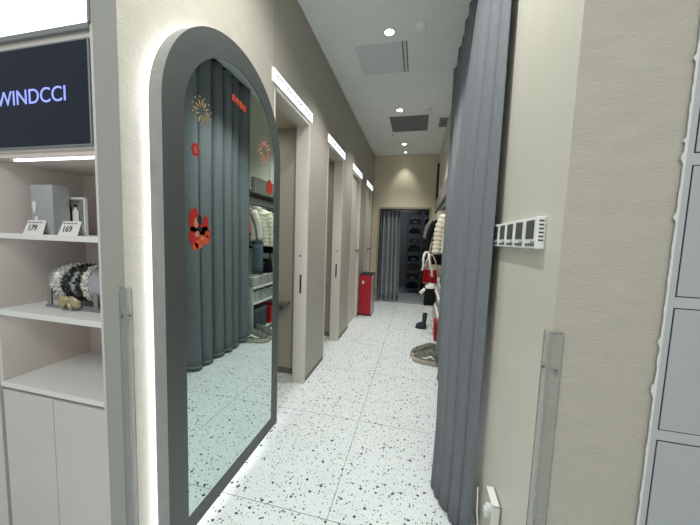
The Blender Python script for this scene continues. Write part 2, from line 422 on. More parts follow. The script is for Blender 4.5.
s = MB(); s.poly([Vector((.0006,.008*math.cos(2*PI*i/10),.009*math.sin(2*PI*i/10))) for i in range(10)]); s.build('centre','orange',e)
# festive red cluster (generic blossoms and scroll)
e = empty('festive_sticker', (SX, 1.135, 1.525), 'large red and gold festive cluster sticker low on mirror', 'sticker')
def blob(c, r, sq=1, n=10, x=.0005, jag=.2):
    return [Vector((x, c[0]+r*(1+jag*(i%2))*math.cos(2*PI*i/n), c[1]+r*sq*(1+jag*(i%2))*math.sin(2*PI*i/n))) for i in range(n)]
s = MB()
for c, r, q in (((-.035,.03),.03,1.7),((-.03,-.04),.035,1.3),((.03,-.035),.035,1.1),((.035,.02),.018,1.9),((.0,-.015),.03,1)): s.poly(blob(c,r,q,14))
s.build('petals','crimson',e)
s = MB()
for c, r in (((.035,-.055),.022),((-.01,-.075),.022),((-.03,-.085),.016),((.045,-.03),.014),((.005,-.045),.012)): s.poly(blob(c,r,1,10,.0009))
s.build('blossoms','orange',e)
s = MB()
for c, r, q in (((-.025,.02),.014,1.6),((-.02,-.03),.014,1),((.012,-.05),.010,1)): s.poly(blob(c,r,q,10,.0012,.1))
s.build('highlights','rose',e)
s = MB()
for c, r, q in (((-.005,.035),.014,1.6),((-.004,-.008),.013,1)): s.poly(blob(c,r,q,9,.0014,.1))
s.build('dark_patches','black',e)
# lantern sticker with string
e = empty('lantern_sticker', (SX, 1.765, 1.82), 'red lantern sticker hanging on a thin line at mirror edge', 'sticker')
s = MB(); s.box(0,.0006,-.0012,.0012,.055,.15); s.build('string','grey',e)
s = MB(); s.poly([Vector((.0006,a,b)) for a,b in ((-.018,.045),(.018,.045),(.018,.032),(.034,.02),(.038,0),(.034,-.03),(.018,-.045),(-.018,-.045),(-.034,-.03),(-.038,0),(-.034,.02),(-.018,.032))]); s.build('lantern','crimson',e)
s = MB()
for y in (-.018,0,.018): s.box(.0007,.001,y-.0025,y+.0025,-.04,.03)
s.build('ribs','orange',e)

# ---------------------------------------------------------------- curtains
def curtain(name, fn, nt_, nz, m, label, hem=True, group=None, grom=None):
    e = empty(name, (0,0,0), label, 'curtain', group)
    bm = MB(); rings = []
    for j in range(nz+1):
        z = j/nz
        rings.append([Vector(fn(i/nt_, z)) for i in range(nt_+1)])
    bm.loft(rings, cap=False, closed=False)
    bm.build('cloth', m, e, smooth=True, solid=.004)
    hb = MB(); hb.loft([[Vector(fn(i/nt_, zz)) for i in range(nt_+1)] for zz in (0,.012)], cap=False, closed=False)
    hb.build('hem', m, e, smooth=True, solid=.010)
    return e
def sstep(a): a = max(0,min(1,a)); return a*a*(3-2*a)
def fold(u, sharp=.75):
    return math.sin(u+.35*math.sin(u))
def curtA(t, z):     # far panel. t along the corridor, z 0 hem .. 1 top
    y0, y1 = 2.46, 3.64
    ph = t*2*PI*6.6+.9*math.sin(t*11)
    amp = (.038+.010*math.sin(t*23))*(1+.15*(1-z))
    x = .345+.022*t*(1-z)-.008*(1-z)+.10*(1-sstep(t/.13))+amp*fold(ph)+.006*math.sin(t*40+z*5)*(1-z)
    y = y0+(y1-y0)*t+.018*math.sin(ph*1.0+1.3)+.012*(1-z)*math.sin(t*17)
    return (x, y, .02+(H-.055)*z)
def curtB(t, z):     # near panel, gathered by the wall corner
    zz = 1-z
    ph = t*2*PI*5.2+1.4+.7*math.sin(t*8)
    y0 = 1.44+.04*z; y1 = 1.76+.40*math.sin(PI*min(1,zz*1.12)**1.15)
    flare = zz**1.5
    xc = .342-(.036+.03*math.sin(PI*zz))*sstep(t/.75)-flare*.12*t**.7-.012*flare
    env = min(1, (t+.05)*4)
    amp = (.019+.009*zz)*env
    x = xc+amp*fold(ph, .85)
    x = min(x, .372)
    y = y0+(y1-y0)*t+.022*math.sin(ph+1.3)*env
    return (x, y, .012+(H-.05)*z)
curtain('floor_length_curtain', curtA, 260, 24, 'curtain', 'grey floor length curtain panel farther down the corridor, in even folds', group='corridor curtain panels')
curtain('floor_length_curtain', curtB, 200, 30, 'curtain', 'nearest grey floor length curtain panel, bunched beside the wall controllers', group='corridor curtain panels')
tr = MB(); tr.box(.345,.378,1.45,3.62,H-.020,H)
props(tr.build('curtain_track', 'dgrey', bevel=.002), 'dark ceiling track carrying the grey corridor curtains', 'track')
cd = MB(); cd.tube([(.355,1.44,.30),(.345,1.38,.22),(.35,1.33,.12),(.36,1.30,.02)], .003); 
props(cd.build('power_cable', 'white', smooth=True), 'thin white cable at the hem of the nearest curtain', 'cable')
def curtC(t, z):
    ph = t*2*PI*4.5+.7*math.sin(t*9)
    x = -.865+(.44+.05*(1-z))*t
    y = 6.95+.055*(1+.3*(1-z))*fold(ph,.8)+.01*math.sin(t*30)
    return (x, y, .025+(DZ-.06)*z)
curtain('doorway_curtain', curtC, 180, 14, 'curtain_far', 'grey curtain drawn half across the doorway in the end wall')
rd = MB(); rd.cyl((DX0, 6.93, DZ-.03), .012, DX1-DX0, 'X', 12)
props(rd.build('curtain_rod', 'steel', smooth=True), 'thin rod across the top of the end doorway', 'rod')

# ---------------------------------------------------------------- thermostats on right wall
for k in range(5):
    y0 = .992+k*.1045
    tl = ['white wall controller nearest the wall corner in the row of five','second white wall controller from the wall corner','middle white wall controller of the row of five','fourth white wall controller from the wall corner','white wall controller nearest the curtain in the row of five'][k]
    e = empty('wall_controller', (XR, y0+.052, 1.537), tl, 'thermostat', 'row of five wall controllers')
    e.rotation_euler.x = (-.01,.015,0,-.012,.01)[k]
    B(-.026,0,-.0515,.0515,-.050,.050).build('case', 'white', e, bevel=.004)
    B(-.0275,-.0255,-.032,.034,-.019,.040).build('screen', 'screen', e)
    s = MB()
    for i in range(6): s.box(-.0272,-.0258,-.04+i*.0135,-.032+i*.0135,-.042,-.033)
    s.build('label_marks', 'dgrey', e)
    s = MB()
    for i in range(3): s.box(-.0272,-.0258,-.04+i*.012,-.033+i*.012,-.032,-.027)
    s.build('buttons', 'grey', e)
    s = MB()
    for i in range(6): s.box(-.020,-.006,-.0522,-.0510,.034-i*.012,.039-i*.012)
    s.build('vent_slots', 'dgrey', e)
# corner protectors
def protector(name, cx, cy, sx, ztop, label, fw_, sw_):
    e = empty(name, (cx, cy, 0), label, 'corner guard')
    a = MB(); a.poly([Vector((sx*-.004, -.004, 0)),Vector((sx*fw_,-.004,0)),Vector((sx*fw_,-.004,ztop-.008)),Vector((sx*(fw_-.006),-.004,ztop)),Vector((sx*-.004,-.004,ztop))], (0,-.003,0)); a.build('front_flange','clearp',e)
    a = MB(); a.poly([Vector((-sx*.004, -.004, 0)),Vector((-sx*.004,sw_,0)),Vector((-sx*.004,sw_,ztop-.008)),Vector((-sx*.004,sw_-.006,ztop)),Vector((-sx*.004,-.004,ztop))], (-sx*.003,0,0)); a.build('side_flange','clearp',e)
    a = MB(); x1 = sx*fw_
    a.box(min(x1,x1+.0012),max(x1,x1+.0012),-.0075,-.0035,0,ztop-.01); a.box(min(-sx*.0075,-sx*.0035),max(-sx*.0075,-sx*.0035),sw_-.001,sw_+.0005,0,ztop-.01)
    a.box(-.0085 if sx>0 else .0035, -.0035 if sx>0 else .0085, -.0085,-.0035,0,ztop)
    a.box(min(0,x1),max(0,x1),-.0075,-.0035,ztop-.002,ztop); a.build('edge','clearedge',e)
    for z in ((ztop-.11, ztop-.62) if sx > 0 else (ztop-.11,)):
        s = MB(); s.cyl((sx*fw_*.55,-.011,z), .005,.006,'Y',12); s.build('screw','steel',e)
        s = MB(); s.cyl((-sx*.0115 if sx>0 else .0055,sw_*.55,z), .005,.006,'X',12); s.build('screw','steel',e)
protector('corner_protector', XR, YCR, 1, 1.262, 'clear acrylic corner guard on wall corner beside the controllers', .026, .036)
protector('corner_protector', XL, YC, -1, 1.287, 'clear acrylic corner guard beside the glowing arched mirror', .022, .022)
# low socket
e = empty('wall_socket', (XR, 1.215, .40), 'white socket with plug low on the wall by the curtain', 'socket')
B(-.008,0,-.05,.05,-.06,.06).build('plate','grey',e,bevel=.003)
s = MB(); s.box(-.035,-.006,-.05,-.044,-.06,.06); s.box(-.035,-.006,-.05,.05,.055,.06); s.build('cover_rim','white',e,bevel=.002)
s = MB(); s.cyl((-.045,.0,.005), .018,.04,'X',18); s.box(-.05,-.03,-.012,.012,-.03,.005); s.build('plug','white',e,bevel=.002)

# ---------------------------------------------------------------- locker cabinet on right
LX0 = .622
e = empty('drawer_locker', (LX0, YCR-.006, 0), 'tall pale grey cabinet of wide inset drawer fronts', 'cabinet')
bd = MB(); bd.box(.001, .95, 0, .12, 0, 2.9)
bd.build('carcass', 'locker', e, bevel=.002)
z = 1.0
for i in range(-2, 5):
    z0 = 1.0-.353+i*.353+.028; z1 = z0+.325
    B(.018,.92,-.0005,.001,z0,z1).build('drawer_gap','gap',e)
    B(.0205,.9175,-.003,.001,z0+.0025,z1-.0025).build('drawer_front','drawer',e,bevel=.0012)
# ragged caulk along locker edge
s = MB(); rng = random.Random(3); zz = 0.2; pts = []
while zz < 3.0:
    pts.append((LX0-.0005-rng.random()*.003-(.005 if rng.random()>.9 else 0), zz)); zz += .006+rng.random()*.016
for (x0,z0),(x1,z1) in zip(pts,pts[1:]):
    s.poly([Vector((x0,YCR-.0075,z0)),Vector((LX0+.004,YCR-.0075,z0)),Vector((LX0+.004,YCR-.0075,z1)),Vector((x1,YCR-.0075,z1))])
props(s.build('caulk_bead','caulk'), 'ragged white caulk line between wallpaper and grey cabinet', 'caulk')

# ---------------------------------------------------------------- display unit on left
DU = empty('display_unit', (-1.46, YC, 0), 'built-in pale display cabinet with lit open shelves and cupboard doors', 'display cabinet')
DU.location = (0,0,0)
X0, X1, YB = -1.762, -1.178, 1.205
b = MB(); b.box(-2.9, X1, YB, YB+.02, 0, H); b.build('back_panel', 'shelfin', DU)
b = MB(); b.box(X0-.02, X0, YC+.005, YB, .79, 1.80); b.build('side_panel', 'shelfin', DU)
b = MB(); b.box(X1, X1+.012, YC-.003, YB, 0, H-.002); b.build('side_panel', 'cabinet', DU)
b = MB(); b.box(-2.9, X0-.02, YC, YC+.02, 0, 1.80); b.build('fascia', 'cabinet', DU)
for zt, th in ((1.472,.022),(1.142,.024),(.815,.022)):
    b = MB(); b.box(X0, X1, YC-.002, YB, zt-th, zt); b.build('shelf', 'shelfw', DU, bevel=.001)
b = MB(); b.box(X0, X1, YC+.012, YB, 1.782, 1.80); b.build('shelf', 'shelfin', DU)
for zt in (1.782, 1.45, 1.118):
    a = (B(X0+.09, X1-.03, YC+.035, YC+.047, zt-.006, zt-.0005) if zt > 1.5 else B(X0+.05, X0+.12, YC+.05, YC+.07, zt-.002, zt-.0005)).build('strip_light', 'strip', DU)
b = MB(); b.box(X0+.003, -1.464, YC, YC+.018, .02, .778); b.build('cupboard_door', 'cabinet', DU, bevel=.0015)
b = MB(); b.box(-1.460, X1-.002, YC, YC+.018, .02, .778); b.build('cupboard_door', 'cabinet', DU, bevel=.0015)
b = MB(); b.box(X0, X1, YC+.02, YC+.03, 0, .793); b.build('door_recess', 'gap', DU)
# bay around the screen
b = MB(); b.box(-2.9, -1.185, YC+.004, YC+.02, 1.80, 2.215); b.build('screen_surround', 'cabinet', DU)
# thin strip of the column face
struct('wall_column_face', B(X1+.010, XL-.0005, YC-.002, YC+.02, 0, H-.001), 'column')
# light box
e = empty('light_box', (0,0,0), 'bright white light box above the black screen', 'light box')
b = MB(); b.box(-2.9,-1.178,YC-.010,YC+.003,2.213,2.232); b.box(-1.180,-1.170,YC-.010,YC+.003,2.232,H-.01); b.build('frame','grey',e,bevel=.001)
B(-2.9,-1.180,YC-.006,YC+.003,2.232,H-.01).build('light_panel','litbox',e)
# screen
e = empty('wall_screen', (-1.6, YC, 2.0), 'black wall screen showing blue-white brand lettering', 'screen')
B(-.75,.417,-.006,.004,-.19,.185).build('bezel','grey',e,bevel=.001)
B(-.745,.409,-.0075,-.005,-.184,.178).build('display','tv',e)
text('lettering', 'WINDCCI', .078, 'tvtext', e, frame_mat((.122,-.0085,-.002),(1,0,0),(0,0,1)), .0005, width=.366)

# shelf contents
e = empty('silver_gift_box', (-1.635, 1.01, 1.472), 'plain silver gift box standing on the upper display shelf', 'box')
B(-.068,.065,-.06,.005,0,.218).build('box','silverbox',e,bevel=.002)
s = MB(); s.poly([Vector((-.045+.012*math.cos(a)*(1+.3*math.sin(3*a)),-.061,.12+.028*math.sin(a))) for a in [2*PI*i/14 for i in range(14)]],(0,-.0008,0))
s.poly([Vector((-.035+.010*math.cos(a),-.061,.065+.02*math.sin(a)*(1+.3*math.cos(2*a)))) for a in [2*PI*i/12 for i in range(12)]],(0,-.0008,0))
s.build('foil_emblem','shelfw',e)
e = empty('framed_bottle_card', (-1.545, 1.02, 1.472), 'small framed card with a bottle picture on upper display shelf', 'frame')
s = MB(); s.box(-.057,-.048,0,.012,0,.172); s.box(.048,.057,0,.012,0,.172); s.box(-.048,.048,0,.012,.163,.172); s.box(-.048,.048,0,.012,0,.03); s.build('frame','shelfw',e,bevel=.001)
B(-.048,.048,.004,.008,.03,.163).build('card',mat('card_grey',(120,124,112),.6,noise=.2,nscale=60),e)
s = MB(); s.loft([[Vector((r*math.cos(2*PI*i/14),.002+r*.25*math.sin(2*PI*i/14)-.002,z)) for i in range(14)] for r,z in ((.015,.05),(.018,.055),(.018,.105),(.014,.113),(.007,.117),(.007,.128))]); s.build('bottle','shelfw',e,smooth=False)
s = MB(); s.cyl((0,.0,.128),.008,.012); s.build('bottle_cap','black',e)
s = MB()
for i in range(9):
    a = PI*.6+i*.1; s.box(-.038+.010*math.sin(i*.4),-.036+.010*math.sin(i*.4)+.004,.001,.004,.035+i*.012,.047+i*.012)
s.build('dark_edge','black',e); s = MB(); s.box(-.03,.03,.0005,.004,.034,.046); s.build('printed_band','dgrey',e)
s = MB(); s.box(-.02,.02,.0005,.004,.15,.154); s.build('printed_title','dgrey',e)
for x, w_, num, lab in ((-1.555,.108,'179','white price card reading 179 in front of the silver gift box'),(-1.362,.10,'169','white price card reading 169 in front of the framed bottle card')):
    e = empty('price_card', (x, .885, 1.472), lab, 'price card')
    s = MB(); s.poly([Vector((-w_/2-.006,-.016,0)),Vector((w_/2,-.016,0)),Vector((w_/2,.0,.058)),Vector((-w_/2+.004,.0,.058))],(0,.001,0)); s.poly([Vector((-w_/2,.018,0)),Vector((w_/2,.018,0)),Vector((w_/2,.001,.058)),Vector((-w_/2+.004,.001,.058))],(0,.001,0)); s.build('card','shelfw',e)
    tm = Matrix.Rotation(math.radians(-15),4,'X')
    text('number',num,.036,'dgrey',e,tm@frame_mat((-.012,-.0168,.022),(1,0,0),(0,0,1)),.0004,width=.044)
    s = MB()
    for i in range(4): s.box(-w_*.4+i*w_*.2,-w_*.4+i*w_*.2+w_*.15,-.0050,-.0040,.047,.051)
    s.build('small_print','grey',e)

# grey satin roll with sequin bands on stand
e = empty('display_stand', (-1.45, 1.02, 1.142), 'low grey stand holding the sequinned satin roll', 'stand')
s = MB(); s.box(-.18,.19,-.08,-.068,0,.012); s.box(-.18,.19,.06,.072,0,.012); s.build('rail','grey',e,bevel=.002)
for x in (-.155,.115):
    s = MB(); s.box(x-.012,x+.012,-.08,-.072,.012,.125); s.build('post','steel',e,bevel=.002)
    s = MB(); s.box(x-.012,x+.012,.062,.070,.012,.125); s.build('post','steel',e,bevel=.002)
e = empty('satin_roll', (-1.45, 1.02, 1.253), 'shiny grey satin roll with black and white sequin bands and bow', 'accessory')
R0 = .082
s = MB(); prof = [(-.185,.02),(-.182,.055),(-.168,.078),(-.12,.083),(0,.078),(.1,.083),(.2,.083),(.222,.06),(.225,.02)]
s.loft([[Vector((x, r*math.cos(2*PI*i/32), r*math.sin(2*PI*i/32))) for i in range(32)] for x, r in prof]); s.build('roll','satin',e,smooth=True)
def scales(name, m, cx, tilt, width, n, rows, seed):
    rg = random.Random(seed); s = MB()
    for j in range(rows):
        for i in range(n):
            a = 2*PI*(i+.5*(j%2))/n+rg.random()*.1; x = cx+(j/(rows-1)-.5)*width+tilt*math.cos(a)+rg.uniform(-.003,.003)
            c = Vector((x, R0*math.cos(a), R0*math.sin(a))); nrm = Vector((0,math.cos(a),math.sin(a))); t = Vector((1,0,0)); q = nrm.cross(t)
            h = .004+.005*rg.random(); wd = .0065
            tip = c+nrm*h+t*rg.uniform(-.006,.01)
            s.loft([[c-t*wd-q*wd, c+t*wd-q*wd, c+t*wd+q*wd, c-t*wd+q*wd],[tip-t*.001-q*.001, tip+t*.001-q*.001, tip+t*.001+q*.001, tip-t*.001+q*.001]])
    return s.build(name, m, e)
scales('sequin_band','scale_w',-.085,.022,.045,34,5,1)
scales('sequin_band','scale_b',-.03,.018,.035,34,4,2)
scales('sequin_band','scale_w',.035,-.025,.022,34,3,4)
scales('sequin_band','scale_b',.008,-.01,.02,30,3,5)
s = MB()
for sx in (-1,1):
    s.loft([[Vector((-.02+sx*t_*.06, -.085-.012*math.sin(PI*t_)+.008*math.cos(a), -.06-.02*t_+(.006+.022*math.sin(PI*min(1,t_*.9)))*math.sin(a))) for a in [2*PI*i/10 for i in range(10)]] for t_ in (0,.2,.5,.8,1)])
s.sphere((-.02,-.095,-.06), .014); s.tube([(-.02,-.095,-.065),(-.04,-.10,-.09),(-.045,-.098,-.105)],[.008,.008,.003]); s.tube([(-.02,-.095,-.065),(.0,-.10,-.09),(.01,-.098,-.105)],[.008,.008,.003])
s.build('bow',mat('champagne',(170,160,128),.3,metal=.4,noise=.2,nscale=80),e,smooth=True)

# ---------------------------------------------------------------- clothes rack alcove
RX = .60
rl = empty('clothes_rail', (RX, 5.0, 1.98), 'long dark rail along the alcove carrying the hanging clothes', 'rail')
s = MB(); s.cyl((0,-1.33,0), .014, 2.66, 'Y', 14); s.build('rod','dgrey',rl,smooth=True)
for y in (-1.2,0,1.2):
    s = MB(); s.box(-.008,.008,y-.008,y+.008,.01,.20); s.build('bracket','dgrey',rl)
bb = empty('base_shelving', (.64, 5.0, 0), 'white shelving boards below the hanging clothes', 'shelving')
for zt in (.745,.515,.085):
    s = MB(); s.box(-.33,.33,-1.32,1.32,zt-.03,zt); s.build('board','whitemetal',bb,bevel=.003)
for y in (-1.31,-.45,.45,1.31):
    s = MB(); s.box(-.31,.31,y-.008,y+.008,0,.745); s.build('divider','whitemetal',bb)

def garment(name, cat, mats, label, y, L=.62, hw=.21, th=.05, sleeve=.5, puff=0, x=RX, zt=1.93, tilt=0, neck=.06, group='clothes hanging on the alcove rail', flare=1.05, sl_out=.06):
    e = empty(name, (x, y, zt), label, cat, group); e.rotation_euler.z = tilt
    n = 28; rg = random.Random(int(y*1000))
    prof = [(0,neck,.03),(-.02,neck+.03,.035),(-.045,hw*.85,.04),(-.075,hw,.048)]
    K = 26 if puff else 10
    for i in range(1,K+1):
        t = i/K; w_ = hw*(.96+(flare-.96)*t); tt = th*(1+.15*math.sin(PI*t))
        if puff:
            q = abs(math.sin(PI*t*9)); w_ += puff*(q-.5)*.6; tt += puff*q
        prof.append((-.075-(L-.075)*t, w_, tt))
    s = MB(); rings = []
    for j, (z, a, b_) in enumerate(prof):
        R_ = []
        for i in range(n):
            an = 2*PI*i/n; ca, sa = math.cos(an), math.sin(an)
            wr = 1+(.06*math.sin(an*5+z*7+y*3) if j > 3 and not puff else 0)
            R_.append(Vector((a*math.copysign(abs(ca)**.7,ca), b_*wr*math.copysign(abs(sa)**.8,sa), z)))
        rings.append(R_)
    s.loft(rings); s.build('torso', mats[0], e, smooth=True)
    if sleeve:
        for sx in (-1,1):
            pts = []; rad = []
            KS = 30 if puff else 9
            for i in range(KS+1):
                t = i/KS; px_ = sx*(hw-.03+.05*min(1,t*3)+sl_out*t); pz = -.085-sleeve*t**1.05
                pts.append((px_, .012*math.sin(t*5+y), pz)); r_ = .062*(1-.35*t)
                if puff: r_ = .066*(1-.25*t)+puff*.6*(abs(math.sin(PI*t*9))-.5)
                rad.append(r_)
            s = MB(); s.tube(pts, rad, 12); s.build('sleeve', mats[0], e, smooth=True)
            if len(mats) > 1:
                s = MB(); c = Vector(pts[-1]); s.cyl((c.x,c.y,c.z-.02), .04,.035,'Z',14,r2=.042); s.build('cuff', mats[1], e, smooth=True)
    s = MB()
    s.loft([[Vector((rr*math.cos(2*PI*i/16), rr*.7*math.sin(2*PI*i/16), zz)) for i in range(16)] for rr, zz in ((neck+.02,-.03),(neck+.012,.012),(neck-.004,.018),(neck-.01,-.01))], cap=False)
    s.build('collar', mats[-1], e, smooth=True)
    # hanger
    hg = empty('clothes_hanger', (x, y, zt), 'dark hanger hooked over the alcove rail', 'hanger', 'hangers on the alcove rail'); hg.rotation_euler.z = tilt
    s = MB(); hk = [(0,0,-.02),(0,0,.03)]+[(0+.02*math.sin(a)-.0,0,.05-.02*math.cos(a)+.0) for a in [PI*.1*i for i in range(0,14)]]
    s.tube(hk,.003,6); s.build('hook','steel',hg)
    s = MB(); s.tube([(-hw*.8,0,-.07),(-.03,0,-.022),(0,0,-.015),(.03,0,-.022),(hw*.8,0,-.07)],.007,6); s.build('arms','dgrey',hg)
    return e
C = dict(
 pink=cloth('pink_cloth',(170,96,110)), white=cloth('white_cloth',(210,206,196)), puffer=mat('cream_puffer',(222,216,196),.5,noise=.04,nscale=15),
 black=cloth('black_cloth',(22,22,25)), greyp=cloth('grey_tweed',(122,124,120),.45), denim=cloth('grey_denim',(92,106,116)), olive=cloth('dark_slate',(52,60,66)),
 beige=cloth('beige_cloth',(168,156,136)), redc=cloth('red_cloth',(150,16,28)), fur=mat('white_fur',(226,222,214),.9,noise=.08,nscale=60,bump=.8,bscale=120), grey2=cloth('mid_grey_cloth',(104,104,104)))
garment('hanging_blouse','shirt',[C['pink']],'dusty pink blouse, first on the rail, seen in the mirror',3.80,L=.50,hw=.16,sleeve=.34,x=RX+.12)
garment('hanging_shirt','shirt',[C['white']],'white shirt hanging between the pink blouse and cream puffer',3.93,L=.52,hw=.19,sleeve=.42,x=RX+.04)
garment('puffer_jacket','jacket',[C['puffer']],'cream quilted puffer jacket with ribbed sleeves on the rail',4.14,L=.60,hw=.225,th=.06,sleeve=.52,puff=.034,sl_out=.05,x=RX-.05)
garment('tweed_jacket','jacket',[C['greyp'],C['grey2']],'speckled grey tweed jacket just behind the cream puffer',4.33,L=.55,hw=.20,sleeve=.48)
garment('black_jacket','jacket',[C['black']],'black jacket hanging behind the speckled grey jacket',4.55,L=.70,hw=.22,sleeve=.58,sl_out=.07)
garment('slate_coat','coat',[C['olive']],'dark slate coat hanging between two black garments',4.75,L=.75,hw=.215,sleeve=.55,sl_out=.08)
garment('black_coat','coat',[C['black']],'long black coat hanging behind the slate coat',4.90,L=.66,hw=.22,sleeve=.55,sl_out=.10)
garment('charcoal_sweater','sweater',[C['grey2']],'charcoal sweater hanging behind the long black coat',5.24,L=.6,hw=.21,sleeve=.45,sl_out=.06)
garment('black_blazer','jacket',[C['black']],'black blazer protruding farthest into the corridor',5.42,L=.85,hw=.25,sleeve=.62,sl_out=.10,x=RX-.08)
garment('patterned_cardigan','cardigan',[C['greyp']],'grey patterned cardigan hanging at far end of rail',5.66,L=.45,hw=.25,sleeve=.30,sl_out=.06,x=RX-.13)
garment('beige_coat','coat',[C['beige']],'beige coat hanging last on the rail near end wall',5.9,L=.7,hw=.21,sleeve=.45)

# trousers on a low arm
def lowarm(y, z, label, x0=.20):
    e = empty('garment_peg', (.86, y, z), label, 'peg')
    s = MB(); s.cyl((x0-.86,0,0), .007, .80-x0+.1, 'X', 10); s.build('bar','steel',e,smooth=True)
    s = MB(); s.sphere((x0-.86,0,0), .012); s.build('tip','steel',e,smooth=True)
    s = MB(); s.box(.03,.125,-.02,.02,-.05,.05); s.build('bracket','steel',e)
    return e
lowarm(3.96, 1.36, 'short steel arm holding the folded grey jeans', .33)
e = empty('hanging_jeans', (.42, 3.96, 1.36), 'grey-blue jeans folded over a low steel arm', 'jeans')
for s_ in (-1,1):
    s = MB(); s.loft([[Vector((.085*math.copysign(abs(math.cos(a))**.6,math.cos(a))+.01*s_, s_*(.018+.004*k)+.012*math.sin(a), -.42*k/5+.008)) for a in [2*PI*i/16 for i in range(16)]] for k in range(6)]); s.build('trouser_leg', C['denim'], e, smooth=True)
s = MB(); s.loft([[Vector((xx, (.032*math.cos(a)), .008+.02*math.sin(a))) for a in [PI*i/8 for i in range(9)]] for xx in (-.08,.09)], cap=False, closed=False); s.build('fold', C['denim'], e, smooth=True, solid=.004)

def handbag(name, loc, w_, d_, h_, m, strapm, label, strap_h=.2, cat='handbag'):
    e = empty(name, loc, label, cat)
    s = MB(); R_ = []
    for t in (0,.04,.3,.7,.95,1):
        a = w_/2*(1-.18*t); b_ = d_/2*(1-.55*t) if t > .05 else d_/2*(.8+.2*t/.05)
        R_.append([Vector((a*math.copysign(abs(math.cos(q))**.35,math.cos(q)), b_*math.copysign(abs(math.sin(q))**.5,math.sin(q)), h_*t)) for q in [2*PI*i/24 for i in range(24)]])
    s.loft(R_); s.build('bag_body', m, e, smooth=True)
    s = MB(); s.tube([(-w_*.36,0,h_*.9),(-w_*.33,0,h_+strap_h*.5),(-w_*.12,0,h_+strap_h*.95),(0,0,h_+strap_h),(w_*.12,0,h_+strap_h*.95),(w_*.33,0,h_+strap_h*.5),(w_*.36,0,h_*.9)],.012,8); s.build('strap', strapm, e, smooth=True)
    s = MB(); s.box(-w_*.08,w_*.08,-d_/2*.62-.006,-d_/2*.45,h_*.62,h_*.78); s.build('clasp','steel',e,bevel=.002)
    return e
lowarm(5.08, 1.275, 'steel arm reaching into the corridor holding the red bag', .12)
handbag('red_handbag', (.245, 5.08, .79), .25,.12,.22, C['redc'], C['fur'], 'red handbag with white strap hanging beside the clothes', .26)
e = empty('fur_scarf', (.16, 5.08, 1.262), 'white fur scarf hanging above the red handbag', 'scarf')
rg = random.Random(5)
for dx, L_ in ((-.025,.28),(.05,.38)):
    s = MB(); pts = [(dx*(1+1.2*t)-.01*math.sin(6*t), -.02-.075*min(1,t*3), .02-L_*t) for t in [i/10 for i in range(11)]]
    s.tube(pts, [.020+.005*math.sin(i*2.1) for i in range(11)], 10); s.build('scarf_end', C['fur'], e, smooth=True)
s = MB(); s.tube([(-.025,-.01,.02),(-.012,0,.04),(.02,0,.045),(.05,-.01,.02)], .022, 10); s.build('scarf_loop', C['fur'], e, smooth=True)
lowarm(4.72, .83, 'steel arm below the red bag holding the small black coat', .14)
e = garment('small_black_coat','coat',[C['black'],C['fur']],'small black coat with white fur cuffs low in the alcove',4.72,L=.30,hw=.085,th=.05,sleeve=.0,x=.235,zt=.78,group='low display')
s = MB(); s.tube([(-.07,0,-.05),(-.11,-.01,-.09),(-.15,-.01,-.12)],[.032,.030,.025],10); s.build('raised_sleeve', C['fur'], e, smooth=True)
s = MB(); s.tube([(.07,0,-.05),(.09,-.01,-.16),(.095,-.01,-.24)],[.04,.038,.03],10); s.build('sleeve', C['black'], e, smooth=True)
s = MB(); s.sphere((.02,0,.01), .05,(1.2,.8,.8)); s.build('fur_collar', C['fur'], e, smooth=True)
# standing boots below
def boot(loc, label):
    e = empty('tall_boot', loc, label, 'boot', 'tall boots on the alcove floor'); e.scale = (.7,.7,.75)
    s = MB(); s.loft([[Vector((c+a*math.cos(q), b_*math.sin(q), z)) for q in [2*PI*i/16 for i in range(16)]] for z,c,a,b_ in ((.015,-.05,.13,.045),(.05,-.05,.125,.045),(.08,-.03,.10,.043),(.11,.01,.06,.042),(.16,.03,.045,.04),(.26,.03,.055,.05),(.32,.03,.058,.052))]); s.build('shaft',C['olive'],e,smooth=True)
    s = MB(); s.loft([[Vector((-.05+a*math.cos(q), b_*math.sin(q), z)) for q in [2*PI*i/16 for i in range(16)]] for z,a,b_ in ((0,.125,.046),(.016,.135,.05))]); s.build('sole','black',e)
boot((.17,4.98,0),'dark tall boot standing under the small black coat, nearer the viewer')
boot((.18,5.12,0),'dark tall boot standing under the small black coat, nearer end wall')

# bins on boards
def fbin(x, y, z, w_, d_, h_, label, cm, group):
    e = empty('storage_bin', (x,y,z), label, 'bin', group)
    s = MB(); t = .004
    s.box(-w_/2,w_/2,-d_/2,-d_/2+t,0,h_); s.box(-w_/2,w_/2,d_/2-t,d_/2,0,h_); s.box(-w_/2,-w_/2+t,-d_/2+t,d_/2-t,0,h_); s.box(w_/2-t,w_/2,-d_/2+t,d_/2-t,0,h_); s.box(-w_/2,w_/2,-d_/2,d_/2,0,.004)
    s.build('bin_walls','binp',e)
    s = MB(); s.box(-w_/2-.003,-w_/2+.006,-d_/2,d_/2,h_-.01,h_+.002); s.box(-w_/2-.003,w_/2,-d_/2-.003,-d_/2+.006,h_-.01,h_+.002); s.box(-w_/2-.003,w_/2,d_/2-.006,d_/2+.003,h_-.01,h_+.002); s.build('rim','white',e)
    f_ = empty('folded_garment', (x,y,z+.005), 'folded garment inside the '+label, 'folded clothes', 'folded clothes in storage bins')
    s = MB(); s.box(-w_/2+.012,w_/2-.012,-d_/2+.012,d_/2-.012,0,h_*.4); s.build('lower_fold',cm,f_,bevel=.012)
    s = MB(); s.box(-w_/2+.016,w_/2-.02,-d_/2+.014,d_/2-.02,h_*.41,h_*.78); s.build('upper_fold',cm,f_,bevel=.012)
cms = [C['white'],C['beige'],C['greyp'],C['grey2'],C['white'],C['beige'],C['denim'],C['greyp']]
pos = ['at curtain end','second from curtain end','third from curtain end','fourth from curtain end']
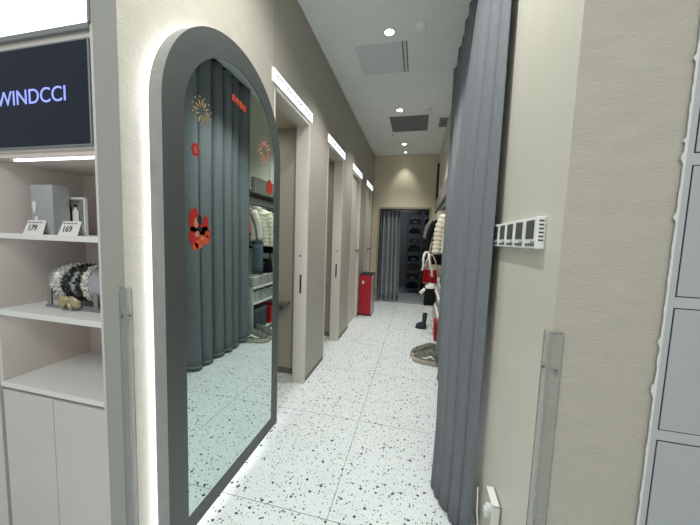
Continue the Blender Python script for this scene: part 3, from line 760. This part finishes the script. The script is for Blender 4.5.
for i in range(4): fbin(.47,3.80+i*.215,.748,.28,.195,.15,'clear bin on the top board, '+pos[i],cms[i],'clear bins on the top board')
for i in range(4): fbin(.47,3.80+i*.215,.518,.28,.195,.15,'clear bin on the middle board, '+pos[i],cms[i+4],'clear bins on the middle board')
# dark boxes and red box on the base board
for i, (y, m_) in enumerate(((3.82,'dgrey'),(4.0,'dgrey'))):
    e = empty('dark_carton', (.47,y,.086), ['dark lidded carton on the base board closest to curtain','dark lidded carton on base board beside the red box'][i], 'box')
    B(-.14,.14,-.085,.085,0,.30).build('box_body',mat('carton_dark%d'%i,(58,64,70),.7),e,bevel=.003)
    B(-.145,.145,-.088,.088,.26,.315).build('lid',mat('carton_lid%d'%i,(80,88,94),.7),e,bevel=.003)
e = empty('red_box', (.44,4.28,.086), 'bright red lidded box low on the base board', 'box')
B(-.14,.14,-.12,.12,0,.26).build('box_body','red',e,bevel=.003); B(-.145,.145,-.125,.125,.2,.275).build('lid','red',e,bevel=.004)
# white folded blanket + bag seen in mirror above the top bins
e = empty('white_tote', (.80,3.95,.748), 'white tote bag standing behind the top bins, seen in mirror', 'bag')
s = MB(); s.loft([[Vector((a*math.copysign(abs(math.cos(q))**.4,math.cos(q)), b_*math.copysign(abs(math.sin(q))**.5,math.sin(q)), z)) for q in [2*PI*i/20 for i in range(20)]] for z,a,b_ in ((0,.12,.06),(.1,.13,.065),(.28,.125,.04),(.30,.12,.035))]); s.build('tote_body',C['white'],e,smooth=True)
s = MB(); s.tube([(-.06,-.035,.28),(-.05,-.035,.36),(0,-.03,.39),(.05,-.035,.36),(.06,-.035,.28)],.007,8); s.build('handle',C['black'],e,smooth=True)
handbag('black_handbag', (.47,4.27,.905), .26,.12,.22, C['black'], C['black'], 'black handbag standing on the bins beside the white tote', .16)

# sneakers
def sneaker(loc, rz, label):
    e = empty('sneaker', loc, label, 'shoe', 'pair of chunky sneakers'); e.rotation_euler.z = rz; e.scale = (1.1,1.15,1.35)
    def ringS(L0, L1, hw_, z, n=24):   # foot outline, toe toward -x
        out = []
        for i in range(n):
            a = 2*PI*i/n; ca, sa = math.cos(a), math.sin(a); x = (L0+L1)/2+(L1-L0)/2*ca
            wv = hw_*(1 if ca < 0 else .86)*(1-.10*math.exp(-((ca-.1)/.3)**2))
            out.append(Vector((x, wv*math.copysign(abs(sa)**.75,sa), z+(.012*max(0,-ca-.5) if z < .03 else 0))))
        return out
    s = MB(); s.loft([ringS(-.155,.145,.052,0), ringS(-.163,.152,.058,.012), ringS(-.160,.150,.056,.035), ringS(-.152,.142,.050,.045)]); s.build('sole',mat('sole_grey',(176,170,158),.7),e,smooth=True)
    s = MB(); s.loft([ringS(-.150,.140,.048,.042), ringS(-.140,.140,.047,.07), ringS(-.10,.138,.044,.092), ringS(-.03,.136,.038,.115), ringS(.02,.136,.033,.135), ringS(.035,.130,.028,.138), ringS(.045,.120,.02,.10)]); s.build('upper',mat('sneaker_upper',(118,118,110),.85,noise=.6,nscale=45,bump=.4,bscale=120),e,smooth=True)
    s = MB(); s.loft([ringS(.045,.120,.0195,.134,16), ringS(.05,.115,.015,.095,16)]); s.build('lining','black',e,smooth=True)
    s = MB()
    for i in range(5):
        x = -.085+.026*i; z = .095+.0085*i; s.tube([(x,-.03,z-.008),(x+.003,0,z+.009),(x,.03,z-.008)],.0045,6)
    s.build('laces',mat('dark_laces',(60,62,60),.9),e,smooth=True)
    for sy in (-1,1):
        s = MB(); s.tube([(.10,sy*.046,.06),(.05,sy*.048,.085),(0,sy*.048,.06),(-.05,sy*.05,.062)],[.006,.010,.009,.004],6); s.build('side_stripe','white',e,smooth=True)
sneaker((.19,3.56,0), -.25, 'grey chunky sneaker on terrazzo floor, the one nearer the viewer')
sneaker((.16,3.74,0), .12, 'grey chunky sneaker on terrazzo floor, the one behind its pair')

# red extinguisher box
e = empty('fire_extinguisher_box', (-.925, 5.64, 0), 'tall red fire extinguisher box standing against fitting rooms', 'extinguisher box')
B(-.125,.11,-.19,.19,.03,.80).build('box_body','red',e,bevel=.004)
B(.1105,.125,-.185,.185,.03,.80).build('steel_side','silverbox',e,bevel=.002)
B(-.12,.12,-.185,.185,0,.03).build('base','black',e)
s = MB(); s.box(-.12,.12,-.185,.185,.80,.825); s.build('lid','black',e,bevel=.004)
s = MB(); s.poly([Vector((-.055+a,-.191,.66+b_)) for a,b_ in ((-.02,-.03),(.02,-.03),(.025,0),(.012,.02),(.006,.045),(-.004,.02),(-.012,.03),(-.024,.0))],(0,-.0006,0)); s.build('flame_emblem','shelfw',e)
s = MB(); s.tube([(.126,-.02,.45),(.14,-.02,.46),(.14,-.02,.54),(.126,-.02,.55)],.004,6); s.build('handle','steel',e,smooth=True)

# storeroom rack
e = empty('storeroom_rack', (.12, 8.5, .02), 'tall wire rack of dark goods in the storeroom beyond', 'rack')
s_w = mat('wire_grey',(84,90,94),.5,metal=.3)
LV = [.12,.38,.64,.90,1.16,1.42,1.68,1.94,2.2]
for x in (-.40,.0,.42):
    for y in (-.25,.25):
        B(x-.010,x+.010,y-.010,y+.010,0,2.35).build('upright', s_w, e)
for z_ in LV:
    s = MB(); s.box(-.40,.42,-.25,-.238,z_-.02,z_); s.box(-.40,.42,.238,.25,z_-.02,z_)
    for i in range(14): x = -.38+i*.06; s.box(x-.004,x+.004,-.24,.24,z_-.012,z_-.004)
    s.build('wire_shelf', s_w, e)
names = [('dark_crate','black crate'),('dark_bag','slouchy black bag')]
cols = [(30,32,36),(44,44,48),(60,52,46),(26,28,34),(78,74,70),(50,56,64)]
ordn = ['bottom','second','third','fourth','fifth','sixth','seventh','eighth','top']
rg = random.Random(11)
for li, z_ in enumerate(LV):
    for side in (0,1):
        cx = -.08 if side == 0 else .33
        cx = .12-.20+side*.41
        wd = .15+.02*rg.random(); hh = .13+.05*rg.random(); cc = cols[(li*2+side)%6]
        cname = {0:'black',1:'charcoal',2:'brown',3:'navy',4:'taupe',5:'slate'}[(li*2+side)%6]
        mm = cloth('store_%d_%d'%(li,side), cc)
        place = 'on the %s storeroom shelf, %s' % (ordn[li], ('by the curtain' if side == 0 else 'by the doorway edge'))
        if (li+side) % 2:
            o = empty('shoe_box', (cx, 8.38, z_+.0205), cname+' shoe box '+place, 'box', 'goods on the storeroom rack')
            B(-wd,wd,-.12,.12,0,hh*.75).build('box_body', mm, o, bevel=.003)
            B(-wd-.004,wd+.004,-.124,.124,hh*.6,hh*.8).build('lid', mm, o, bevel=.003)
            B(-.05,.05,-.1255,-.123,hh*.2,hh*.45).build('end_sticker', 'grey' if li != 4 else 'shelfw', o)
        else:
            o = empty('soft_bag', (cx, 8.38, z_+.0205), cname+' soft bag '+place, 'bag', 'goods on the storeroom rack')
            s = MB(); s.loft([[Vector((wd*f_*math.copysign(abs(math.cos(q))**.5,math.cos(q)), .10*f_*math.copysign(abs(math.sin(q))**.6,math.sin(q)), hh*t)) for q in [2*PI*i/18 for i in range(18)]] for t, f_ in ((0,.9),(.15,1),(.5,.97),(.85,.8),(1,.5))]); s.build('bag_body', mm, o, smooth=True)
            s = MB(); s.tube([(-.05,-.04,hh*.9),(-.04,-.05,hh*1.05),(0,-.05,hh*1.12),(.04,-.05,hh*1.05),(.05,-.04,hh*.9)],.006,6); s.build('handle', mm, o, smooth=True)

# ---------------------------------------------------------------- lights
def area(name, loc, size, energy, rot=(0,0,0), color=(1,1,1)):
    l = bpy.data.lights.new(name, 'AREA'); l.shape = 'RECTANGLE'; l.size, l.size_y = size; l.energy = energy; l.color = color
    o = bpy.data.objects.new(name, l); COL.objects.link(o); o.location = loc; o.rotation_euler = rot; return o
area('shop_ceiling_light', (-.3, -.7, 3.38), (2.6, 1.6), 62, (math.radians(18),0,0), (.97,1,.99))
e = empty('downlight', (-.355, 1.2, H), 'added unseen downlight over the corridor entrance, level with the arched mirror', 'ceiling light', 'ceiling downlights')  # added lamp above the view, brings out highlights on the near curtain folds
MB().cyl((0,0,-.006), .06, .006).build('trim_ring', 'white', e); MB().cyl((0,0,-.008), .045, .003).build('lamp', 'bulb', e)
ld = bpy.data.lights.new('spot', 'SPOT'); ld.energy = 95; ld.spot_size = math.radians(155); ld.spot_blend = .7; ld.shadow_soft_size = .05; ld.color = (1,.99,.97)
lo = bpy.data.objects.new('bulb_light', ld); COL.objects.link(lo); lo.parent = e; lo.location = (0,0,-.03)
area('alcove_hidden_fill', (.43, 5.0, 2.172), (.06, 2.4), 5, (0,0,0), (1,.98,.94))  # added fill lamp, kept out of sight behind the rack header
area('storeroom_light', (-.5, 8.0, 2.8), (.6, .8), 7, (0,0,0), (.95,.98,1))
area('cubicle_light', (-1.7, 2.3, 2.58), (.3,.5), 3, (0,0,0), (1,.95,.86))
area('cubicle_light', (-1.7, 3.6, 2.58), (.3,.5), 3, (0,0,0), (1,.95,.86))
wd = bpy.data.worlds.new('World'); scn.world = wd; wd.use_nodes = True
bg = wd.node_tree.nodes['Background']; bg.inputs[0].default_value = (.95,.93,.91,1); bg.inputs[1].default_value = .52

# ---------------------------------------------------------------- camera
f_, yaw, pitch, roll = 287.5, .22645, -.08383, .03462
cy, sy = math.cos(yaw), math.sin(yaw); cp, sp_ = math.cos(pitch), math.sin(pitch)
fw = Vector((-sy*cp, cy*cp, sp_)); rt = Vector((cy, sy, 0)); up = rt.cross(fw)
r2 = rt*math.cos(roll)+up*math.sin(roll); u2 = -rt*math.sin(roll)+up*math.cos(roll)
cam = bpy.data.cameras.new('camera'); cam.sensor_width = 36; cam.lens = f_/700*36; cam.clip_start = .02
co = bpy.data.objects.new('camera', cam); COL.objects.link(co)
co.matrix_world = Matrix.Translation((0,0,1.5)) @ Matrix((r2, u2, -fw)).transposed().to_4x4()
scn.camera = co
scn.view_settings.view_transform = 'Standard'; scn.view_settings.look = 'None'
scn.view_settings.exposure = .12
